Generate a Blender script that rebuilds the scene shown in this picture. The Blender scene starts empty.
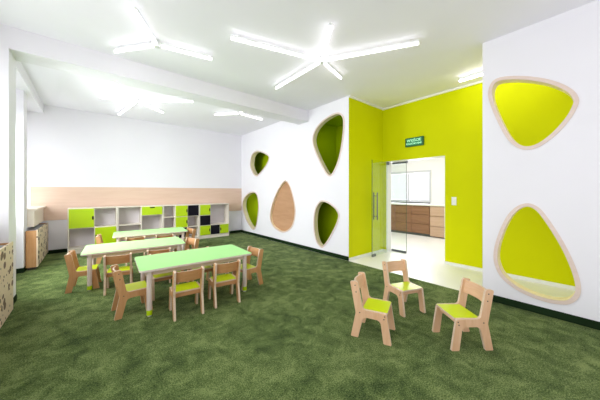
import bpy, bmesh, math, random
from mathutils import Vector, Matrix
random.seed(7)
PI = math.pi
scn = bpy.context.scene
COL = scn.collection

# ------------------------------------------------------------------ key dimensions (metres)
W = 4.162        # white wall with the cutouts, on the right hand (its room face)
RP = 4.096       # white partition nearest the camera on the right (its room face)
D = 8.236        # back wall
H = 3.479        # ceiling
XA = 5.47        # green wall of the entrance alcove
YC = 3.35        # left side of the alcove
YP = 0.993       # end of the right partition
XL = -1.10       # window wall on the left

# ------------------------------------------------------------------ materials
def new_mat(name):
    m = bpy.data.materials.new(name); m.use_nodes = True
    nt = m.node_tree
    return m, nt, nt.nodes['Principled BSDF']

def sin(bsdf, key, val):
    if key in bsdf.inputs: bsdf.inputs[key].default_value = val

def coords(nt, scale=(1, 1, 1), kind='Object'):
    tc = nt.nodes.new('ShaderNodeTexCoord'); mp = nt.nodes.new('ShaderNodeMapping')
    mp.inputs['Scale'].default_value = scale
    nt.links.new(tc.outputs[kind], mp.inputs['Vector'])
    return mp.outputs['Vector']

def noise(nt, vec, scale, detail=3, rough=.55, dist=0):
    n = nt.nodes.new('ShaderNodeTexNoise')
    n.inputs['Scale'].default_value = scale; n.inputs['Detail'].default_value = detail
    n.inputs['Roughness'].default_value = rough; n.inputs['Distortion'].default_value = dist
    nt.links.new(vec, n.inputs['Vector'])
    return n.outputs['Fac']

def ramp(nt, fac, stops):
    r = nt.nodes.new('ShaderNodeValToRGB')
    e = r.color_ramp.elements
    while len(e) < len(stops): e.new(.5)
    for k, (p, c) in enumerate(stops):
        e[k].position = p; e[k].color = (*c, 1)
    nt.links.new(fac, r.inputs['Fac'])
    return r.outputs['Color']

def bump(nt, bsdf, height, strength, distance=.002):
    b = nt.nodes.new('ShaderNodeBump')
    b.inputs['Strength'].default_value = strength; b.inputs['Distance'].default_value = distance
    nt.links.new(height, b.inputs['Height']); nt.links.new(b.outputs['Normal'], bsdf.inputs['Normal'])

def paint(name, col, rough=.6, spec=.3, var=.03, tex=90, bmp=.05):
    m, nt, b = new_mat(name)
    v = coords(nt)
    f = noise(nt, v, 1.3, 2)
    lo = tuple(max(0, c*(1-var)) for c in col); hi = tuple(min(1, c*(1+var)) for c in col)
    nt.links.new(ramp(nt, f, [(.3, lo), (.7, hi)]), b.inputs['Base Color'])
    sin(b, 'Roughness', rough); sin(b, 'Specular IOR Level', spec)
    if bmp: bump(nt, b, noise(nt, v, tex, 4), bmp)
    return m

def wood(name, a, c, axis='z', rough=.45, scale=1., spec=.35):
    m, nt, b = new_mat(name)
    st = {'x': (3, 30, 30), 'y': (30, 3, 30), 'z': (30, 30, 3)}[axis]
    v = coords(nt, tuple(s*scale for s in st))
    f = noise(nt, v, 1.0, 5, .6, .6)
    nt.links.new(ramp(nt, f, [(.28, a), (.72, c)]), b.inputs['Base Color'])
    sin(b, 'Roughness', rough); sin(b, 'Specular IOR Level', spec)
    bump(nt, b, f, .06, .001)
    return m

def emit(name, col, s):
    m, nt, b = new_mat(name)
    sin(b, 'Base Color', (*col, 1)); sin(b, 'Emission Color', (*col, 1)); sin(b, 'Emission Strength', s)
    return m

def glass(name, tint=(.96, .99, .97), refl=.05):
    m = bpy.data.materials.new(name); m.use_nodes = True
    nt = m.node_tree; nt.nodes.clear()
    o = nt.nodes.new('ShaderNodeOutputMaterial'); mx = nt.nodes.new('ShaderNodeMixShader')
    t = nt.nodes.new('ShaderNodeBsdfTransparent'); g = nt.nodes.new('ShaderNodeBsdfGlossy')
    fr = nt.nodes.new('ShaderNodeLayerWeight'); fr.inputs['Blend'].default_value = .25
    mu = nt.nodes.new('ShaderNodeMath'); mu.operation = 'MULTIPLY_ADD'
    mu.inputs[1].default_value = .12; mu.inputs[2].default_value = refl
    t.inputs['Color'].default_value = (*tint, 1); g.inputs['Roughness'].default_value = .02
    nt.links.new(fr.outputs['Fresnel'], mu.inputs[0]); nt.links.new(mu.outputs[0], mx.inputs['Fac'])
    nt.links.new(t.outputs[0], mx.inputs[1]); nt.links.new(g.outputs[0], mx.inputs[2])
    nt.links.new(mx.outputs[0], o.inputs['Surface'])
    return m

M = {}
M['white'] = paint('white wall paint', (.85, .83, .875), .7, .2, .01)
M['ceiling'] = paint('ceiling paint', (.93, .91, .97), .8, .1, .01)
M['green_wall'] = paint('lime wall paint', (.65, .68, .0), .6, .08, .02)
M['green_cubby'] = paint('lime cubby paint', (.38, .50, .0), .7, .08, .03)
M['lime'] = paint('lime laminate', (.47, .66, .004), .35, .4, .02, bmp=0)
M['lime_seat'] = paint('lime seat laminate', (.62, .76, .004), .3, .4, .02, bmp=0)
M['mint'] = paint('pale green tabletop laminate', (.43, .82, .31), .5, .12, .02, bmp=0)
M['black'] = paint('black laminate', (.006, .005, .010), .55, .15, 0, bmp=0)
M['cream'] = paint('cream carcass laminate', (.80, .73, .64), .45, .3, .03, bmp=0)
M['lilac'] = paint('grey cupboard back', (.72, .67, .70), .6, .2, .03, bmp=0)
M['leg'] = wood('whitewashed beech', (.66, .55, .50), (.76, .66, .61), 'z')
M['apron'] = wood('pale beech apron', (.60, .47, .36), (.70, .57, .46), 'x')
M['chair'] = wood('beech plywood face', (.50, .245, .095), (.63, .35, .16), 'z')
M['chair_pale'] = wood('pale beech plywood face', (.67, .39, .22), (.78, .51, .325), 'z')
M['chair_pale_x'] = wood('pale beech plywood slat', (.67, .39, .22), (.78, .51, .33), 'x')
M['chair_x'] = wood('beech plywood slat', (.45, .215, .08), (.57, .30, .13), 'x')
M['edge'] = wood('plywood edge', (.66, .48, .34), (.80, .63, .49), 'x', scale=2)
M['bolt'] = paint('dark bolt steel', (.10, .085, .075), .4, .5, 0, bmp=0)
M['bolt'].node_tree.nodes['Principled BSDF'].inputs['Metallic'].default_value = .6
M['ring'] = wood('pale plywood ring', (.72, .575, .50), (.79, .65, .58), 'y', scale=.6)
M['reveal'] = wood('plywood reveal', (.88, .74, .46), (.95, .84, .58), 'z', scale=.6)
M['egg'] = wood('warm beech panel', (.46, .25, .13), (.56, .325, .19), 'y', scale=.35)
M['wainscot'] = wood('pale beech wall panel', (.70, .49, .37), (.78, .58, .465), 'x', scale=.3)
M['sill'] = paint('cream window sill', (.90, .80, .70), .4, .4, .02, bmp=0)
M['steel'] = paint('brushed steel', (.22, .23, .24), .40, .5, .02, bmp=0)
M['steel'].node_tree.nodes['Principled BSDF'].inputs['Metallic'].default_value = .9
M['dark_steel'] = paint('dark steel rail', (.10, .11, .12), .35, .5, 0, bmp=0)
M['glass'] = glass('door glass', (.95, .985, .965), .015)
M['window_glass'] = glass('window glass', (.98, .99, .99), .02)
M['glass_edge'] = paint('polished glass edge', (.06, .10, .05), .2, .5, 0, bmp=0)
M['frame'] = paint('white window frame', (.82, .84, .86), .4, .4, 0, bmp=0)
M['frame_grey'] = paint('grey window frame', (.60, .60, .66), .4, .3, 0, bmp=0)
M['plastic'] = paint('white plastic', (.85, .85, .84), .35, .4, 0, bmp=0)
M['tube'] = emit('lit diffuser', (1, .985, 1), 5.5)
M['tube_bright'] = emit('lit warm diffuser', (1, .97, .90), 20)
M['batten'] = paint('white lamp batten', (.78, .79, .79), .5, .3, 0, bmp=0)
M['tile'] = paint('white glossy floor', (.90, .885, .88), .32, .35, .02, bmp=0)
M['counter'] = wood('reddish brown drawer veneer', (.24, .12, .07), (.34, .18, .11), 'y', scale=.5)
M['counter_light'] = wood('light brown drawer veneer', (.55, .36, .27), (.64, .44, .34), 'y', scale=.5)
M['radiator'] = paint('grey radiator enamel', (.55, .54, .56), .45, .4, .02, bmp=0)
M['sign_green'] = paint('green sign body', (.0, .11, .035), .3, .5, .05, bmp=0)
M['sign_face'] = emit('green sign face', (.004, .20, .075), .25)
M['sign_text'] = emit('pale sign lettering', (.55, .95, .70), .5)
M['skirt_white'] = paint('white skirting', (.86, .86, .82), .4, .4, 0, bmp=0)

def carpet_mat():
    m, nt, b = new_mat('deep green cut pile carpet')
    v = coords(nt)
    big = noise(nt, v, 1.7, 6, .68, .5)
    mid = noise(nt, v, 6, 6, .7, .6)
    fine = noise(nt, v, 95, 3, .8)
    mx = nt.nodes.new('ShaderNodeMath'); mx.operation = 'MULTIPLY_ADD'; mx.inputs[1].default_value = .6
    nt.links.new(mid, mx.inputs[0])
    m2 = nt.nodes.new('ShaderNodeMath'); m2.operation = 'MULTIPLY'; m2.inputs[1].default_value = .40
    nt.links.new(big, m2.inputs[0]); nt.links.new(m2.outputs[0], mx.inputs[2])
    m3 = nt.nodes.new('ShaderNodeMath'); m3.operation = 'MULTIPLY_ADD'; m3.inputs[1].default_value = 1.0
    m4 = nt.nodes.new('ShaderNodeMath'); m4.operation = 'SUBTRACT'; m4.inputs[1].default_value = .50
    nt.links.new(fine, m3.inputs[0]); nt.links.new(mx.outputs[0], m3.inputs[2])
    nt.links.new(m3.outputs[0], m4.inputs[0])
    c = ramp(nt, m4.outputs[0], [(.30, (.016, .036, .006)), (.48, (.088, .136, .034)), (.67, (.26, .325, .11))])
    nt.links.new(c, b.inputs['Base Color'])
    sin(b, 'Roughness', 1.0); sin(b, 'Specular IOR Level', .1)
    sin(b, 'Sheen Weight', .05)
    h = nt.nodes.new('ShaderNodeMath'); h.operation = 'ADD'
    nt.links.new(fine, h.inputs[0]); nt.links.new(mid, h.inputs[1])
    bump(nt, b, h.outputs[0], .9, .012)
    return m
M['carpet'] = carpet_mat()
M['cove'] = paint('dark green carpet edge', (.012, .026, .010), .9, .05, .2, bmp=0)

def perforated():
    m, nt, b = new_mat('plywood with bubble holes')
    v = coords(nt)
    vo = nt.nodes.new('ShaderNodeTexVoronoi'); vo.voronoi_dimensions = '3D'
    vo.inputs['Scale'].default_value = 13; vo.inputs['Randomness'].default_value = .9
    tc = nt.nodes.new('ShaderNodeTexCoord'); mp = nt.nodes.new('ShaderNodeMapping')
    mp.inputs['Scale'].default_value = (0, .75, 1)
    nt.links.new(tc.outputs['Object'], mp.inputs['Vector']); nt.links.new(mp.outputs['Vector'], vo.inputs['Vector'])
    # hole radius varies from cell to cell
    wn = nt.nodes.new('ShaderNodeSeparateColor'); nt.links.new(vo.outputs['Color'], wn.inputs[0])
    th = nt.nodes.new('ShaderNodeMath'); th.operation = 'MULTIPLY_ADD'; th.inputs[1].default_value = .36; th.inputs[2].default_value = .17
    nt.links.new(wn.outputs[0], th.inputs[0])
    lt = nt.nodes.new('ShaderNodeMath'); lt.operation = 'LESS_THAN'
    nt.links.new(vo.outputs['Distance'], lt.inputs[0]); nt.links.new(th.outputs[0], lt.inputs[1])
    mix = nt.nodes.new('ShaderNodeMix'); mix.data_type = 'RGBA'
    mix.inputs['A'].default_value = (.80, .66, .48, 1); mix.inputs['B'].default_value = (.13, .065, .035, 1)
    nt.links.new(lt.outputs[0], mix.inputs['Factor']); nt.links.new(mix.outputs['Result'], b.inputs['Base Color'])
    sin(b, 'Roughness', .5)
    inv = nt.nodes.new('ShaderNodeMath'); inv.operation = 'SUBTRACT'; inv.inputs[0].default_value = 1
    nt.links.new(lt.outputs[0], inv.inputs[1]); bump(nt, b, inv.outputs[0], .8, .01)
    return m
M['perforated'] = perforated()

# ------------------------------------------------------------------ mesh helpers
def obj(name, bm, mats, parent=None, loc=None, smooth=None):
    me = bpy.data.meshes.new(name)
    bmesh.ops.recalc_face_normals(bm, faces=bm.faces[:])
    bm.to_mesh(me); bm.free()
    for m in (mats if isinstance(mats, (list, tuple)) else [mats]): me.materials.append(m)
    if smooth is not None:
        for p in me.polygons: p.use_smooth = True
        if hasattr(me, 'set_sharp_from_angle'): me.set_sharp_from_angle(angle=math.radians(smooth))
    o = bpy.data.objects.new(name, me); COL.objects.link(o)
    if parent: o.parent = parent
    if loc: o.location = loc
    return o

def tag(o, label, cat, group=None):
    o['label'] = label; o['category'] = cat
    if group: o['group'] = group
    return o

def thing(name, label, cat, loc=(0, 0, 0), rz=0, group=None):
    o = bpy.data.objects.new(name, None); COL.objects.link(o)
    o.empty_display_size = .1
    o.location = loc; o.rotation_euler = (0, 0, rz)
    return tag(o, label, cat, group)

def struct(name, bm, mats, smooth=None):
    o = obj(name, bm, mats, smooth=smooth); o['kind'] = 'structure'
    return o

def box(bm, x0, x1, y0, y1, z0, z1, bev=0, mi=0):
    vs = [bm.verts.new((x, y, z)) for x in (x0, x1) for y in (y0, y1) for z in (z0, z1)]
    idx = [(0, 1, 3, 2), (4, 6, 7, 5), (0, 4, 5, 1), (2, 3, 7, 6), (0, 2, 6, 4), (1, 5, 7, 3)]
    fs = [bm.faces.new([vs[i] for i in f]) for f in idx]
    for f in fs: f.material_index = mi
    if bev:
        es = list({e for f in fs for e in f.edges})
        r = bmesh.ops.bevel(bm, geom=es, offset=bev, segments=2, affect='EDGES', profile=.6)
        for f in r['faces']: f.material_index = mi
    return bm

def nbox(*a, **k):
    return box(bmesh.new(), *a, **k)

def tube(bm, p0, p1, r0, r1=None, n=20, mi=0, caps=True):
    r1 = r0 if r1 is None else r1
    p0, p1 = Vector(p0), Vector(p1); d = (p1-p0).normalized()
    a = d.orthogonal().normalized(); b = d.cross(a)
    A = [bm.verts.new(p0 + r0*(math.cos(t)*a + math.sin(t)*b)) for t in [2*PI*k/n for k in range(n)]]
    B = [bm.verts.new(p1 + r1*(math.cos(t)*a + math.sin(t)*b)) for t in [2*PI*k/n for k in range(n)]]
    for k in range(n):
        f = bm.faces.new((A[k], A[(k+1) % n], B[(k+1) % n], B[k])); f.material_index = mi
    if caps:
        bm.faces.new(A[::-1]).material_index = mi; bm.faces.new(B).material_index = mi
    return bm

def prism(bm, pts, axis, a, b, mi=0, mi_side=None, bev=0):
    """pts: outline in the plane across AXIS, extruded from a to b."""
    def P(p, t):
        return {'x': (t, p[0], p[1]), 'y': (p[0], t, p[1]), 'z': (p[0], p[1], t)}[axis]
    A = [bm.verts.new(P(p, a)) for p in pts]; B = [bm.verts.new(P(p, b)) for p in pts]
    n = len(pts)
    fa = bm.faces.new(A[::-1]); fb = bm.faces.new(B)
    fa.material_index = fb.material_index = mi
    for k in range(n):
        f = bm.faces.new((A[k], A[(k+1) % n], B[(k+1) % n], B[k]))
        f.material_index = mi if mi_side is None else mi_side
    if bev:
        es = list(fa.edges) + list(fb.edges)
        r = bmesh.ops.bevel(bm, geom=es, offset=bev, segments=2, affect='EDGES')
        if mi_side is not None:
            for f in r['faces']: f.material_index = mi_side
    return bm

def fillet(pts, rad, seg=4):
    """round the corners of a closed outline; rad: one value or one per corner"""
    out = []; n = len(pts)
    for k in range(n):
        r = rad[k] if isinstance(rad, (list, tuple)) else rad
        p = Vector(pts[k]); a = Vector(pts[k-1])-p; b = Vector(pts[(k+1) % n])-p
        if r <= 0: out.append(tuple(p)); continue
        ang = a.angle(b); t = min(r/math.tan(ang/2), .45*a.length, .45*b.length)
        q0, q1 = p+a.normalized()*t, p+b.normalized()*t
        for s in range(seg+1):
            u = s/seg
            out.append(tuple((1-u)**2*q0 + 2*u*(1-u)*p + u*u*q1))
    return out

def smooth_loop(pts, per=6):
    n = len(pts); out = []
    for k in range(n):
        p0, p1, p2, p3 = [Vector(pts[(k+j) % n]) for j in (-1, 0, 1, 2)]
        for s in range(per):
            t = s/per
            out.append(.5*((2*p1) + (-p0+p2)*t + (2*p0-5*p1+4*p2-p3)*t*t + (-p0+3*p1-3*p2+p3)*t**3))
    for _ in range(2):
        out = [(out[i-1] + 2*out[i] + out[(i+1) % len(out)])/4 for i in range(len(out))]
    return out

def inset(loop, d):
    n = len(loop)
    area = sum(loop[i].x*loop[(i+1) % n].y - loop[(i+1) % n].x*loop[i].y for i in range(n))
    s = 1 if area > 0 else -1
    out = []
    for i in range(n):
        t = (loop[(i+1) % n]-loop[i-1]).normalized()
        out.append(loop[i] + s*d*Vector((-t.y, t.x)))
    return out

def holed_sheet(bm, x, rect, loops):
    """flat wall face at X=x, rect=(y0,y1,z0,z1), with openings"""
    es = []
    def ring(ps):
        vs = [bm.verts.new((x, p[0], p[1])) for p in ps]
        return [bm.edges.new((vs[i], vs[(i+1) % len(vs)])) for i in range(len(vs))]
    y0, y1, z0, z1 = rect
    es += ring([(y0, z0), (y1, z0), (y1, z1), (y0, z1)])
    for l in loops: es += ring([tuple(p) for p in l])
    bmesh.ops.triangle_fill(bm, edges=es, use_beauty=True)

def copy_tree(o, parent=None):
    c = o.copy(); COL.objects.link(c)
    if parent: c.parent = parent
    for ch in list(o.children): copy_tree(ch, c)
    return c

# ------------------------------------------------------------------ the setting
struct('floor', nbox(XL-.25, W-.022, -.9, D+.1, -.06, 0), M['carpet'])
struct('floor_entrance', nbox(W-.022, 9.4, -1.6, 8.4, -.06, 0), M['tile'])
struct('ceiling', nbox(XL-.3, XA, -1.6, D+.1, H, H+.12), M['ceiling'])
struct('wall_back', nbox(XL-.3, W+.03, D, D+.15, 0, H), M['white'])

# cutouts: outlines measured on the walls, as (y, z)
CUT = {
 'RU': [(0.931, 2.778), (0.884, 2.92), (0.762, 2.942), (0.537, 2.867), (0.317, 2.74), (0.168, 2.594), (0.116, 2.473), (0.128, 2.383), (0.184, 2.255), (0.3, 2.097), (0.424, 1.992), (0.537, 1.964), (0.636, 2.009), (0.73, 2.13), (0.817, 2.34), (0.896, 2.583)],
 'RL': [(0.871, 0.645), (0.826, 0.88), (0.737, 1.133), (0.638, 1.267), (0.531, 1.314), (0.429, 1.259), (0.332, 1.097), (0.217, 0.848), (0.141, 0.622), (0.103, 0.442), (0.109, 0.314), (0.163, 0.218), (0.251, 0.171), (0.404, 0.159), (0.611, 0.208), (0.781, 0.325), (0.856, 0.476)],
 'L1': [(7.582, 2.454), (7.492, 2.683), (7.286, 2.791), (7.006, 2.784), (6.662, 2.686), (6.413, 2.562), (6.388, 2.453), (6.486, 2.315), (6.713, 2.142), (6.978, 2.005), (7.144, 1.956), (7.315, 2.008), (7.462, 2.148), (7.57, 2.304)],
 'L2': [(8.14, 0.922), (8.073, 1.199), (7.749, 1.396), (7.442, 1.464), (7.188, 1.435), (7.048, 1.275), (6.999, 0.974), (7.048, 0.65), (7.138, 0.356), (7.259, 0.216), (7.405, 0.18), (7.632, 0.286), (7.868, 0.473), (8.031, 0.693)],
 'EGG': [(6.363, 0.741), (6.253, 1.074), (6.009, 1.447), (5.739, 1.711), (5.555, 1.784), (5.379, 1.659), (5.243, 1.405), (5.143, 1.117), (5.124, 0.83), (5.243, 0.529), (5.484, 0.353), (5.776, 0.296), (6.089, 0.371), (6.295, 0.512)],
 'L3': [(4.474, 2.694), (4.393, 2.937), (4.171, 3.102), (3.863, 3.194), (3.629, 3.196), (3.491, 3.087), (3.457, 2.911), (3.491, 2.579), (3.579, 2.211), (3.706, 1.953), (3.837, 1.812), (3.961, 1.83), (4.142, 2.046), (4.35, 2.379)],
 'L4': [(4.434, 0.747), (4.386, 1.018), (4.267, 1.189), (4.128, 1.258), (3.909, 1.216), (3.701, 1.101), (3.602, 0.971), (3.621, 0.819), (3.742, 0.594), (3.93, 0.32), (4.083, 0.162), (4.174, 0.137), (4.314, 0.229), (4.41, 0.448)],
}
LOOP = {k: smooth_loop(v) for k, v in CUT.items()}
RING = {'RU': .042, 'RL': .042, 'L1': .035, 'L2': .035, 'EGG': .035, 'L3': .035, 'L4': .035}

def wall_with_cutouts(name, x, rect, keys, thick):
    bm = bmesh.new()
    holes = [inset(LOOP[k], RING[k]*.5) for k in keys]
    holed_sheet(bm, x, rect, holes); holed_sheet(bm, x+thick, rect, holes)
    y0, y1, z0, z1 = rect
    for (a, b) in [((y, z0), (y, z1)) for y in (y0, y1) if y != YC]:
        vs = [bm.verts.new(c) for c in ((x, *a), (x+thick, *a), (x+thick, *b), (x, *b))]
        bm.faces.new(vs)
    return struct(name, bm, M['white'])
wall_with_cutouts('wall_right_far', W, (YC, D, 0, H), ['L1', 'L2', 'EGG', 'L3', 'L4'], .06)
wall_with_cutouts('wall_right_near', RP, (-1.6, YP, 0, H), ['RU', 'RL'], .12)

# entrance alcove
struct('wall_alcove_side', nbox(W+.001, XA+.2, YC-.0, YC+.06, 0, H-.001), M['green_wall'])
bm = bmesh.new()
DY0, DY1, DZ = 1.955, 3.262, 2.185
box(bm, XA, XA+.2, DY1, YC, 0, H); box(bm, XA, XA+.2, -1.6, DY0, 0, H); box(bm, XA, XA+.2, DY0, DY1, DZ, H)
struct('wall_alcove_back', bm, M['green_wall'])
bm = bmesh.new()   # white lining of the doorway
box(bm, XA+.004, XA+.204, DY1-.012, DY1+.003, 0, DZ); box(bm, XA+.004, XA+.204, DY0-.003, DY0+.012, 0, DZ)
box(bm, XA+.004, XA+.204, DY0-.003, DY1+.003, DZ-.012, DZ+.003)
struct('trim_1', bm, M['skirt_white'])
bm = bmesh.new()   # white cornice along the green walls
box(bm, W+.002, XA, YC-.03, YC, H-.035, H); box(bm, XA-.03, XA, -1.6, YC-.03, H-.035, H)
struct('trim_2', bm, M['skirt_white'])
bm = bmesh.new()   # white skirting
box(bm, W+.002, XA, YC-.014, YC, 0, .055); box(bm, XA-.014, XA, -1.6, DY0, 0, .055); box(bm, XA-.014, XA, DY1, YC-.014, 0, .055)
struct('baseboard_alcove', bm, M['skirt_white'])
# carpeted dark coves at the foot of the white walls
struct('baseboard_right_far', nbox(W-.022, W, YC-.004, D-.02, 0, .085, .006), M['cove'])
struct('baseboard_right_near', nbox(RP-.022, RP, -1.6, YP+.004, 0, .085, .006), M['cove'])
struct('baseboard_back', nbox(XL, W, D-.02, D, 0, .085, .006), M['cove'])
# beech wainscot on the back wall
struct('trim_3', nbox(XL+.055, W-.002, D-.018, D, .785, 1.575, .003), M['wainscot'])
# ceiling beams
struct('trim_4', nbox(XL-.1, W, 4.62, 4.985, 3.206, H), M['white'])
struct('trim_5', nbox(XL-.1, -.835, 4.985, D, 3.275, H), M['white'])

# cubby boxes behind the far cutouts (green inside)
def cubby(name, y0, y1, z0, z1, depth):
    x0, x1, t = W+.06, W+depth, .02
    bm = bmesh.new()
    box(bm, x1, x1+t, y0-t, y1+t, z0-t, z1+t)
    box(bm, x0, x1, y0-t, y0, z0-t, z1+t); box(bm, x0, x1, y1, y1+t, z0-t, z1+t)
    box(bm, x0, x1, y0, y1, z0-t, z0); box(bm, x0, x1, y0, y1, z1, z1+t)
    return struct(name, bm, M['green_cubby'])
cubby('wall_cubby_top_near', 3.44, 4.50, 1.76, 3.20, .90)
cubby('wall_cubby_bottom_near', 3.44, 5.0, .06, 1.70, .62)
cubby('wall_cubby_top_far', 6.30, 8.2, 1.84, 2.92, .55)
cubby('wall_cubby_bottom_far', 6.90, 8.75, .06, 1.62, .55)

def cutout_frame(key, x, depth, label, back=None):
    o = thing('wall_cutout_frame', label, 'wall opening', (x, 0, 0))
    outer = LOOP[key]; inner = inset(outer, RING[key]); n = len(outer)
    cy = sum(p.x for p in outer)/n; cz = min(p.y for p in outer)
    o.location = (x, cy, cz)
    def ring_mesh(xa, xb, A, B):
        bm = bmesh.new()
        V = [[bm.verts.new((xx, p.x-cy, p.y-cz)) for p in L] for xx, L in ((xa, A), (xa, B), (xb, B), (xb, A))]
        for a in range(4):
            P, Q = V[a], V[(a+1) % 4]
            for i in range(n): bm.faces.new((P[i], P[(i+1) % n], Q[(i+1) % n], Q[i]))
        return bm
    obj('face_ring', ring_mesh(-.012, .004, outer, inner), M['ring'], o, smooth=40)
    r2 = inset(inner, -.012)
    obj('reveal', ring_mesh(.004, depth, r2, inner), M['reveal'], o, smooth=40)
    if back:
        bm = bmesh.new(); c = bm.verts.new((back+.035, 0, sum(p.y for p in outer)/n-cz))
        R = []
        for k, (s, dx) in enumerate(((1, 0), (.8, .016), (.55, .026), (.28, .033))):
            mid = Vector((cy, sum(p.y for p in outer)/n))
            R.append([bm.verts.new((back+dx, (mid+(p-mid)*s).x-cy, (mid+(p-mid)*s).y-cz)) for p in r2])
        for a in range(3):
            for i in range(n): bm.faces.new((R[a][i], R[a][(i+1) % n], R[a+1][(i+1) % n], R[a+1][i]))
        for i in range(n): bm.faces.new((R[3][i], R[3][(i+1) % n], c))
        obj('back_panel', bm, M['egg'], o, smooth=60)
    return o
cutout_frame('RU', RP, .13, 'upper rounded triangle opening with pale plywood ring in the right white partition, lime wall behind')
cutout_frame('RL', RP, .13, 'low rounded triangle opening with pale plywood ring in the right white partition, just above floor')
cutout_frame('L1', W, .14, 'small upper green opening in the white wall, nearest the back corner')
cutout_frame('L2', W, .13, 'narrow low green opening in the white wall, left of the brown egg shape')
cutout_frame('EGG', W, .06, 'brown beech egg shaped recess in the white wall, between the green openings', back=.05)
cutout_frame('L3', W, .10, 'tall upper green opening in the white wall, beside the lime alcove corner')
cutout_frame('L4', W, .11, 'low dark green opening with plywood rim in the white wall, beside the lime alcove')

# left window wall: piers, parapet, windows
struct('wall_left_pier', nbox(XL-.1, -.765, 4.60, 4.985, 0, 3.207), M['white'])
struct('wall_left_pier_far', nbox(XL-.1, -.925, 6.62, 6.95, 0, 3.276), M['white'])
struct('baseboard_left', nbox(XL-.1, -.757, 4.592, 4.993, 0, .085, .005), M['cove'])
struct('baseboard_left_far', nbox(XL-.1, -.917, 6.612, 6.958, 0, .085, .005), M['cove'])
bm = bmesh.new()
box(bm, XL-.2, XL, -1.6, 4.6, 0, 1.09); box(bm, XL-.2, XL, 4.985, 6.62, 0, 1.09); box(bm, XL-.2, XL+.12, 6.95, D, 0, 1.09)
box(bm, XL-.2, XL, -1.6, D, 3.2, H)
struct('wall_left', bm, M['white'])
bm = bmesh.new()
box(bm, XL-.2, -.80, 6.955, D-.018, 1.09, 1.125, .006)
struct('trim_6', bm, M['sill'])
bm = bmesh.new()
box(bm, -.944, -.835, 6.96, D-.02, .78, 1.09)
struct('trim_7', bm, M['sill'])
struct('trim_8', nbox(XL-.2, -.95, -1.6, 4.598, 1.09, 1.125, .006), M['sill'])

def window(name, y0, y1, z0, z1, x, mull):
    bm = bmesh.new(); f = .06
    box(bm, x-.03, x+.03, y0, y0+f, z0, z1); box(bm, x-.03, x+.03, y1-f, y1, z0, z1)
    box(bm, x-.03, x+.03, y0+f, y1-f, z0, z0+f); box(bm, x-.03, x+.03, y0+f, y1-f, z1-f, z1)
    for m in mull: box(bm, x-.03, x+.03, m-.04, m+.04, z0+f, z1-f)
    w = struct(name, bm, M['frame'])
    obj('window_pane', nbox(x-.004, x+.004, y0+f, y1-f, z0+f, z1-f), M['window_glass'], w)
    return w
window('window_1', -1.6, 4.6, 1.125, 3.2, XL-.12, [-.05, 1.5, 3.05])
window('window_2', 4.985, 6.62, 1.09, 3.2, XL-.12, [6.0])
window('window_3', 6.95, D, 1.125, 3.2, XL-.12, [])

# ------------------------------------------------------------------ hall beyond the doorway
XC = 8.334
struct('wall_hall_far', (lambda b: (box(b, 8.84, 8.99, .5, 3.585, 0, 3.2), box(b, 8.84, 8.99, 3.585, 7.0, 0, 1.10),
        box(b, 8.84, 8.99, 3.585, 7.0, 2.20, 3.2), box(b, 8.84, 8.99, 5.6, 7.0, 1.1, 2.2), b)[-1])(bmesh.new()), M['white'])
struct('wall_hall_side', nbox(XA+.2, 8.84, 6.9, 7.0, 0, 3.2), M['white'])
struct('ceiling_hall', nbox(XA+.2, 8.99, .5, 7.0, 3.2, 3.3), M['ceiling'])
bm = bmesh.new()
for y in (3.585, 4.33, 5.54): box(bm, 8.83, 8.90, y, y+.06, 1.161, 2.119)
box(bm, 8.83, 8.90, 3.585, 5.6, 1.10, 1.16); box(bm, 8.83, 8.90, 3.585, 5.6, 2.12, 2.2); 
w4 = struct('window_4', bm, M['frame_grey'])
obj('window_pane', nbox(8.86, 8.868, 3.585, 5.6, 1.16, 2.12), M['window_glass'], w4)

cab = thing('drawer_counter', 'long dark brown drawer counter under the window beyond the doorway', 'counter', (XC, 4.6, 0))
def ctr(o, ox, oy, front, y0, y1, z0, z1, mat, rows, name='drawer'):
    bm = nbox(front+.02-ox, 8.83-ox, y0-oy, y1-oy, z0, z1); obj('carcass', bm, M['dark_steel'], o)
    n = len(rows)
    for (a, b) in rows: obj(name, nbox(front-ox, front+.022-ox, y0+.006-oy, y1-.006-oy, a, b, .003), mat, o)
for (y0, y1) in ((3.44, 4.03), (4.03, 4.62), (4.62, 5.21), (5.21, 5.8)):
    for (a, b) in ((.10, .385), (.405, .69), (.71, .97)):
        obj('drawer', nbox(-.0, .022, y0+.004-4.6, y1-.004-4.6, a, b, .003), M['counter'], cab)
obj('carcass', nbox(.02, .49, 3.43-4.6, 5.8-4.6, .08, 1.0), M['counter'], cab)
obj('plinth', nbox(.05, .45, 3.44-4.6, 5.8-4.6, 0, .08), M['dark_steel'], cab)
ped = thing('drawer_pedestal', 'lighter brown three drawer unit at the right end of the hall counter', 'drawers', (XC, 3.05, 0))
obj('carcass', nbox(.02, .49, 2.6-3.05, 3.42-3.05, .03, 1.0), M['counter_light'], ped)
for (a, b) in ((.04, .34), (.365, .665), (.69, .985)):
    obj('drawer', nbox(-.01, .02, 2.605-3.05, 3.415-3.05, a, b, .004), M['counter_light'], ped)
tag(obj('worktop', nbox(XC-.03, 8.84, 2.58, 5.8, 1.0, 1.055, .004), M['plastic']), 'white worktop running over the brown hall drawers', 'worktop')
tag(obj('sill_gap_strip', nbox(8.62, 8.70, 3.56, 5.2, 1.055, 1.10, .004), M['dark_steel']), 'thin dark strip standing in for the sill gap, along the white hall worktop below the window', 'strip')  # dark strip added to stand in for the gap at the window sill

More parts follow.
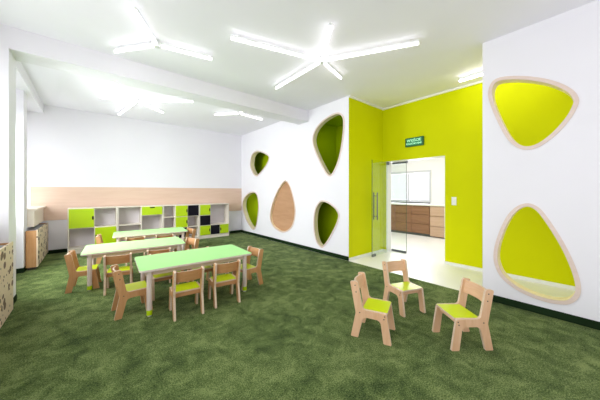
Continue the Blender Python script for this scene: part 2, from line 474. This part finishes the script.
# glass door leaf standing open into the room
dl = thing('glass_door', 'open clear glass door leaf with tall steel bar handle, standing into the room', 'door', (5.432, 3.205, 0), 0)
obj('glass_panel', nbox(-.635, .0, -.005, .005, .012, 2.17), M['glass'], dl)
bm = bmesh.new(); box(bm, -.641, -.635, -.006, .006, .012, 2.17); obj('glass_edge', bm, M['glass_edge'], dl)
for s in (-1, 1):
    bm = bmesh.new(); y = s*.045
    tube(bm, (-.50, y, .82), (-.50, y, 1.44), .014)
    for z in (.90, 1.36): tube(bm, (-.50, s*.006, z), (-.50, y, z), .009)
    obj('bar_handle', bm, M['steel'], dl, smooth=40)
obj('patch_fitting', nbox(-.64, -.50, -.014, .014, .0, .055, .003), M['steel'], dl)
obj('top_fitting', nbox(-.02, .06, -.014, .014, 2.10, 2.17, .003), M['steel'], dl)
# fixed glass sidelight on the far side of the doorway
sl = thing('glass_sidelight', 'narrow glass panel with dark rails standing in the doorway', 'glass panel', (5.69, 3.24, 0))
obj('glass_panel', nbox(-.005, .005, -.37, 0, .05, 2.13), M['glass'], sl)
obj('bottom_rail', nbox(-.018, .018, -.37, 0, 0, .05, .003), M['dark_steel'], sl)
obj('top_rail', nbox(-.018, .018, -.40, -.02, 2.125, 2.17, .003), M['dark_steel'], sl)
obj('glass_edge', nbox(-.006, .006, -.376, -.37, .05, 2.13), M['glass_edge'], sl)

# exit sign
sg = thing('exit_sign', 'green emergency exit sign with pale lettering on the lime wall above the doorway', 'sign', (XA, 2.562, 2.455))
obj('sign_body', nbox(-.05, 0, -.20, .20, 0, .195, .012), M['sign_green'], sg)
obj('sign_face', nbox(-.056, -.048, -.165, .165, .022, .173, .003), M['sign_face'], sg)
def lettering(txt, size, y, z):
    cu = bpy.data.curves.new('lettering', 'FONT'); cu.body = txt; cu.size = size
    cu.align_x = 'CENTER'; cu.align_y = 'CENTER'; cu.extrude = .0015
    t = bpy.data.objects.new('tmp', cu); COL.objects.link(t)
    bpy.context.view_layer.update()
    me = bpy.data.meshes.new_from_object(t.evaluated_get(bpy.context.evaluated_depsgraph_get()))
    bpy.data.objects.remove(t)
    me.name = 'lettering'; me.materials.clear(); me.materials.append(M['sign_text'])
    o = bpy.data.objects.new('lettering', me); COL.objects.link(o); o.parent = sg
    o.location = (-.0585, y, z); o.rotation_euler = (PI/2, 0, -PI/2)
lettering('WYJ\u015aCIE', .078, 0, .127)
lettering('EWAKUACYJNE', .048, 0, .058)

# light switch
sw = thing('light_switch', 'white double light switch on the lime wall right of the doorway', 'switch', (XA, 1.79, 1.19))
obj('switch_plate', nbox(-.012, 0, -.042, .042, 0, .16, .003), M['plastic'], sw)
for z in (.012, .085): obj('rocker', nbox(-.018, -.011, -.030, .030, z, z+.062, .003), M['skirt_white'], sw)

# ------------------------------------------------------------------ radiator covers
def radiator_cover(label, x0, x1, y0, y1, z0, z1):
    o = thing('radiator_cover', label, 'radiator cover', (x0, y0, 0))
    L = y1-y0; T = x1-x0
    obj('perforated_front', nbox(T-.02, T, 0, L, z0, z1, .003), M['perforated'], o)
    obj('end_board', nbox(0, T-.021, 0, .02, z0, z1-.01, .002), M['chair'], o)
    obj('end_board', nbox(0, T-.021, L-.02, L, z0, z1-.01, .002), M['chair'], o)
    bm = bmesh.new(); n = int(L/.05)
    for k in range(n): box(bm, .01, T-.025, .03+k*.05, .03+k*.05+.018, z1-.05, z1-.03)
    box(bm, .0, .012, .02, L-.02, z1-.05, z1-.02)
    obj('grille', bm, M['radiator'], o)
    for y in (.03, L-.07): obj('foot', nbox(.02, T-.03, y, y+.04, 0, z0), M['bolt'], o)
    return o
radiator_cover('plywood radiator cover with bubble holes, cut off by the left picture edge', -1.05, -.725, 2.95, 4.585, .02, .845)
radiator_cover('plywood radiator cover with bubble holes below the sill in the back left corner', -.915, -.758, 6.72, 8.19, .05, .74)

# ------------------------------------------------------------------ wall cupboards
CY0, CY1 = 7.83, 8.19
def cupboard(label, x0, x1, cells, cols, rows):
    """cols/rows: inner boundaries from the unit's left/bottom; cells: list of (col span, row span, kind)"""
    o = thing('storage_cupboard', label, 'cupboard', (x0, CY0, 0), 0, 'cupboards along the back wall')
    w = x1-x0; d = CY1-CY0; t = .022
    Z0, Z1 = .0, 1.07
    bm = bmesh.new()
    box(bm, 0, t, 0, d, Z0, Z1); box(bm, w-t, w, 0, d, Z0, Z1); box(bm, t, w-t, 0, d, Z1-t, Z1)
    box(bm, t, w-t, 0, d, rows[0]-t, rows[0]); box(bm, t, w-t, .012, .03, 0, rows[0]-t)
    obj('carcass', bm, M['cream'], o)
    obj('back_board', nbox(t, w-t, d-.012, d-.002, rows[0], Z1-t), M['lilac'], o)
    for (c0, c1, r0, r1, kind) in cells:
        X0, X1, A, B = cols[c0], cols[c1], rows[r0], rows[r1]
        # partitions around the cell
        bm = bmesh.new()
        if c1 < len(cols)-1: box(bm, X1-.009, X1+.009, .004, d-.013, A, B)
        if r1 < len(rows)-1: box(bm, X0+.009, X1-.009, .004, d-.013, B-.009, B+.009)
        if len(bm.verts): obj('partition', bm, M['cream'], o)
        else: bm.free()
        if kind == 'open': continue
        col = {'g': 'lime', 'b': 'black'}[kind[0]]
        f = obj('flap' if kind[1:] == 't' else 'door', nbox(X0+.010, X1-.010, -.014, .006, A+.010, B-.010, .002), M[col], o)
        if kind[0] == 'b': f['label'] = 'black door'
        zc = (A+B)/2
        if kind[1:] in ('l', 'r'):
            xc = X1-.030 if kind[1:] == 'r' else X0+.030
            pts = [(xc+.016*math.cos(a), zc+(.028 if math.sin(a) > 0 else -.028)+.016*math.sin(a)) for a in [2*PI*k/20 for k in range(20)]]
            obj('finger_pull', prism(bmesh.new(), pts, 'y', -.017, -.0145), M['black'], f)
        elif kind[1:] == 't':
            xc = (X0+X1)/2; zc = B-.035
            pts = [(xc+(.045 if math.cos(a) > 0 else -.045)+.016*math.cos(a), zc+.016*math.sin(a)) for a in [2*PI*k/20 for k in range(20)]]
            obj('finger_pull', prism(bmesh.new(), pts, 'y', -.017, -.0145), M['black'], f)
    return o
cupboard('cream cupboard at the left end with two large lime doors set diagonally', -.411, .515,
         [(0, 1, 1, 2, 'gr'), (1, 2, 1, 2, 'open'), (0, 1, 0, 1, 'open'), (1, 2, 0, 1, 'gl')], [.012, .480, .914], [.13, .59, 1.058])
cupboard('cream cupboard with one wide lime flap at upper right, second from left', .52, 1.555,
         [(0, 1, 1, 3, 'open'), (1, 2, 2, 3, 'gt'), (1, 2, 0, 2, 'open'), (0, 1, 0, 1, 'open')], [.012, .52, 1.023], [.13, .59, .815, 1.058])
cupboard('cream cupboard with narrow open pigeonholes at left, second from right', 1.56, 2.545,
         [(0, 1, 2, 3, 'open'), (0, 1, 1, 2, 'open'), (0, 1, 0, 1, 'open'), (1, 2, 2, 3, 'gr'), (1, 2, 1, 2, 'gr'), (1, 2, 0, 1, 'b'),
          (2, 3, 2, 3, 'b'), (2, 3, 1, 2, 'open'), (2, 3, 0, 1, 'open')], [.012, .315, .655, .973], [.10, .405, .725, 1.058])
cupboard('cream cupboard at the right end with one large open square shelf', 2.55, 3.51,
         [(0, 1, 2, 3, 'gr'), (0, 1, 1, 2, 'b'), (0, 1, 0, 1, 'gr'), (1, 3, 1, 3, 'open'), (1, 2, 0, 1, 'b'), (2, 3, 0, 1, 'gl')],
         [.012, .345, .645, .948], [.10, .405, .725, 1.058])

# ------------------------------------------------------------------ tables
def make_table():
    o = thing('activity_table', '', 'table', group='low green tables')
    L, Wd, z = 1.40, .79, .55
    r = .05
    pts = fillet([(-L/2, -Wd/2), (L/2, -Wd/2), (L/2, Wd/2), (-L/2, Wd/2)], r, 6)
    bm = prism(bmesh.new(), pts, 'z', z-.024, z, 0, 1, .003)
    for f in bm.faces:
        f.material_index = 0 if f.normal.z > .9 or f.calc_center_median().z > z-.0005 else 1
    bm.normal_update()
    for f in bm.faces: f.material_index = 0 if f.normal.z > .5 else 1
    obj('tabletop', bm, [M['mint'], M['leg']], o)
    bm = bmesh.new(); a, b = L/2-.075, Wd/2-.075
    box(bm, -a, a, -b-.009, -b+.009, z-.085, z-.0245); box(bm, -a, a, b-.009, b+.009, z-.085, z-.0245)
    box(bm, -a-.009, -a+.009, -b-.008, b+.008, z-.085, z-.0245); box(bm, a-.009, a+.009, -b-.008, b+.008, z-.085, z-.0245)
    obj('apron', bm, M['apron'], o)
    for sx in (-1, 1):
        for sy in (-1, 1):
            x, y = sx*(L/2-.10), sy*(Wd/2-.055)
            l = obj('leg', tube(bmesh.new(), (0, 0, .012), (0, 0, z-.0245), .029, .029, 24), M['leg'], o, (x, y, 0), 40)
            obj('foot_band', tube(bmesh.new(), (0, 0, .014), (0, 0, .072), .0305, .0305, 24), M['lime'], l, smooth=40)
            obj('foot_glide', tube(bmesh.new(), (0, 0, 0), (0, 0, .0125), .022, .026, 20), M['plastic'], l, smooth=40)
    return o
T0 = make_table()
tables = [(1.14, 3.675, -2.6, 'pale green low table in front, nearest the camera, with whole top in view'),
          (.61, 5.09, -4.2, 'pale green low table in the middle of the three rows'),
          (1.06, 6.52, -4.8, 'pale green low table farthest back, in front of the cupboards')]
for i, (x, y, a, lab) in enumerate(tables):
    o = T0 if i == 0 else copy_tree(T0)
    o.location = (x, y, 0); o.rotation_euler = (0, 0, math.radians(a)); o['label'] = lab

# ------------------------------------------------------------------ chairs
def make_chair(bolts, face, slat):
    """facing +Y, origin at the middle of its footprint"""
    o = thing('child_chair', '', 'chair')
    S = 1.13
    prof = [(.172, 0), (.108, 0), (.082, .215), (-.062, .215), (-.108, 0), (-.172, 0), (-.128, .245), (-.178, .548), (-.112, .560), (-.066, .287), (.132, .287)]
    rad = [.006, .006, .035, .035, .006, .006, .05, .012, .022, .03, .018]
    pts = fillet([(y*S, z) for y, z in prof], rad, 5)
    hw, t = .145*S, .024
    for s in (-1, 1):
        a, b = (hw-t, hw) if s > 0 else (-hw, -hw+t)
        side = obj('side_panel', prism(bmesh.new(), pts, 'x', a, b, 0, 1, .003), [face, M['edge']], o)
        if bolts:
            xo = s*hw
            for (y, z) in ((-.133, .515), (-.124, .450), (-.092, .252), (.118, .262), (.112, .235)):
                obj('bolt', tube(bmesh.new(), (xo-s*.004, y*S, z), (xo+s*.0015, y*S, z), .0065, .006, 12), M['bolt'], side, smooth=40)
    # seat: laminate on plywood between the side panels
    bm = prism(bmesh.new(), [(-.0745*S, .270), (.138*S, .274), (.138*S, .292), (-.0745*S, .288)], 'x', -hw+t, hw-t, 0)
    bm.normal_update()
    for f in bm.faces: f.material_index = 1
    bmesh.ops.recalc_face_normals(bm, faces=bm.faces[:])
    for f in bm.faces:
        if f.normal.z > .9: f.material_index = 0
    obj('seat', bm, [M['lime_seat'], M['edge']], o)
    obj('front_rail', nbox(-hw+t, hw-t, .098, .116, .222, .270, .002), slat, o)
    obj('rear_rail', nbox(-hw+t, hw-t, -.083, -.065, .222, .268, .002), slat, o)
    # curved back slat
    bm = bmesh.new(); n = 14; rows = []
    for (z, ylean) in ((.415, -.128*S), (.540, -.148*S)):
        for off in (.008, -.008):
            rows.append([bm.verts.new((-hw+t+(2*hw-2*t)*k/n, ylean+off+.012-.03*math.sin(PI*k/n), z)) for k in range(n+1)])
    fl, bl, fu, bu = rows
    for k in range(n):
        for (A, B, mi) in ((fl, fu, 0), (bl, bu, 0), (fu, bu, 1), (fl, bl, 1)):
            bm.faces.new((A[k], A[k+1], B[k+1], B[k])).material_index = mi
    for k in (0, n): bm.faces.new((fl[k], fu[k], bu[k], bl[k]))
    obj('back_slat', bm, [slat, M['edge']], o, smooth=40)
    return o
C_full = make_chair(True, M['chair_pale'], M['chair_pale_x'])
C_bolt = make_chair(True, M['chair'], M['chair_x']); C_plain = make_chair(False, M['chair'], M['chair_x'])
used = set()
def place(src, x, y, rot, label, group=None, key=None):
    o = src if src.name not in used else copy_tree(src)
    used.add(src.name)
    o.location = (x, y, 0); o.rotation_euler = (0, 0, math.radians(rot)); o['label'] = label
    if group: o['group'] = group
    return o
def facing(dx, dy): return math.degrees(math.atan2(dy, dx))-90
G3 = 'three loose chairs by the entrance'
place(C_full, 2.235, 1.475, facing(.125, -.30), 'little chair with its back to the left, leftmost of the three loose chairs', G3)
place(C_full, 2.985, 1.545, facing(-.12, -.32), 'little chair facing the camera, nearest the doorway of the three loose chairs', G3)
place(C_full, 2.768, .85, facing(-.27, .215), 'little chair turned sideways facing left, rightmost of the three loose chairs', G3)
GT = 'chairs pushed in at the green tables'
place(C_bolt, .388, 3.655, -88, 'chair at the left end of the front table, facing right', GT)
place(C_plain, .888, 3.205, -5, 'left of the two chairs with backs to the camera at the front table', GT)
place(C_plain, 1.366, 3.21, -7, 'right of the two chairs with backs to the camera at the front table', GT)
place(C_plain, 1.875, 3.52, 96, 'chair at the right end of the front table, facing left', GT)
place(C_plain, .80, 3.97, 178, 'chair on the far side of the front table, left one, mostly hidden under it', GT)
place(C_plain, 1.31, 3.955, 177, 'chair on the far side of the front table, right one, only its back tips showing', GT)
place(C_plain, -.075, 5.005, -96, 'chair at the left end of the middle table, facing right', GT)
place(C_plain, .325, 4.575, -9, 'left chair with its back to the camera at the middle table', GT)
place(C_plain, .845, 4.575, -9, 'right chair at the near side of the middle table, half hidden behind the front table', GT)
place(C_plain, 1.37, 5.03, 106, 'chair at the right end of the middle table, facing left', GT)
place(C_plain, .70, 6.06, -6, 'left chair at the near side of the farthest table', GT)
place(C_plain, 1.20, 5.96, -6, 'right chair at the near side of the farthest table', GT)
place(C_plain, .28, 6.60, -95, 'chair at the left end of the farthest table, against the lime door', GT)
place(C_plain, 1.75, 6.42, 100, 'chair at the right end of the farthest table, below the open pigeonholes', GT)

# ------------------------------------------------------------------ ceiling lights: battens branching from a hub
def star_light(label, c, ends):
    o = thing('ceiling_light', label, 'ceiling light', (c[0], c[1], H), 0, 'branching tube lights')
    obj('hub', tube(bmesh.new(), (0, 0, -.095), (0, 0, 0), .035, .035, 20), M['batten'], o, smooth=40)
    for e in ends:
        d = Vector((e[0]-c[0], e[1]-c[1])); L = d.length
        a = math.atan2(d.y, d.x)
        h = obj('batten', nbox(.05, L, -.016, .016, -.060, -.030, .004), M['batten'], o)
        h.rotation_euler = (0, 0, a)
        pts = [(.021*math.cos(t), -.062-.021*math.sin(t)*1.1) for t in [PI*k/8 for k in range(9)]]
        obj('diffuser', prism(bmesh.new(), pts, 'x', .055, L-.004), M['tube'], h, smooth=50)
        bm = bmesh.new(); tube(bm, (.12, 0, -.03), (.12, 0, 0), .006, n=8); tube(bm, (L-.1, 0, -.03), (L-.1, 0, 0), .006, n=8)
        obj('hanger', bm, M['batten'], h)
    return o
star_light('five armed tube light in the middle of the near ceiling', (2.655, 2.642),
           [(1.368, 2.992), (2.684, 3.896), (3.305, 2.829), (2.173, 2.013), (3.31, 1.498)])
star_light('three armed tube light on the near ceiling, left of the five armed one', (.677, 3.772),
           [(.356, 3.202), (.259, 4.326), (1.371, 3.649)])
star_light('tube light with many arms on the far ceiling, behind the beam at left', (.766, 6.40),
           [(.288, 5.521), (.146, 6.622), (.547, 7.775), (1.365, 6.878), (1.695, 5.618)])
star_light('short tube light on the far ceiling near the back right corner', (2.856, 5.726),
           [(2.408, 6.208), (3.551, 5.82), (2.75, 5.2)])
o = thing('strip_light', 'single tube light on the alcove ceiling above the lime wall', 'ceiling light', (4.997, 1.558, H))
h = obj('batten', nbox(-.016, .016, -1.2, 0, -.06, 0, .004), M['batten'], o)
pts = [(.021*math.cos(t), -.062-.021*math.sin(t)*1.1) for t in [PI*k/8 for k in range(9)]]
obj('diffuser', prism(bmesh.new(), pts, 'y', -1.19, -.01), M['tube_bright'], o, smooth=50)

# ------------------------------------------------------------------ light
def area(name, loc, rot, sx, sy, power, col=(1, 1, 1)):
    l = bpy.data.lights.new(name, 'AREA'); l.shape = 'RECTANGLE'; l.size = sx; l.size_y = sy
    l.energy = power; l.color = col; l.spread = math.radians(165)
    o = bpy.data.objects.new(name, l); COL.objects.link(o); o.location = loc; o.rotation_euler = rot
    return o
# daylight just outside the windows
area('daylight_near', (XL-.55, 1.8, 2.0), (0, -PI/2+.25, 0), 1.8, 5.6, 90, (.96, .97, 1))
area('daylight_middle', (XL-.50, 5.75, 2.05), (0, -PI/2+.60, 0), 1.4, 1.9, 195, (.95, .98, 1))
area('daylight_back', (XL-.40, 7.6, 2.0), (0, -PI/2+.2, 0), 1.8, 1.1, 9, (.96, .97, 1))
area('daylight_hall', (9.5, 4.6, 1.7), (0, PI/2, 0), 1.2, 2.2, 90, (.97, .98, 1))
area('hall_lamp', (7.1, 3.6, 3.15), (0, 0, 0), 1.8, 3.0, 50)
w = bpy.data.worlds.new('World'); scn.world = w; w.use_nodes = True
bg = w.node_tree.nodes['Background']; bg.inputs[0].default_value = (.985, .975, 1, 1); bg.inputs[1].default_value = 1.0

# ------------------------------------------------------------------ camera
cd = bpy.data.cameras.new('Camera'); cam = bpy.data.objects.new('Camera', cd); COL.objects.link(cam)
cd.sensor_width = 36; cd.lens = 36*248.615/600; cd.shift_y = -(200-191.94)/600
cd.clip_start = .05
cam.location = (0, 0, 1.45); cam.rotation_euler = (PI/2, 0, -math.radians(40.08))
scn.camera = cam
scn.view_settings.view_transform = 'Standard'
scn.view_settings.look = 'None'
scn.view_settings.exposure = 0.20
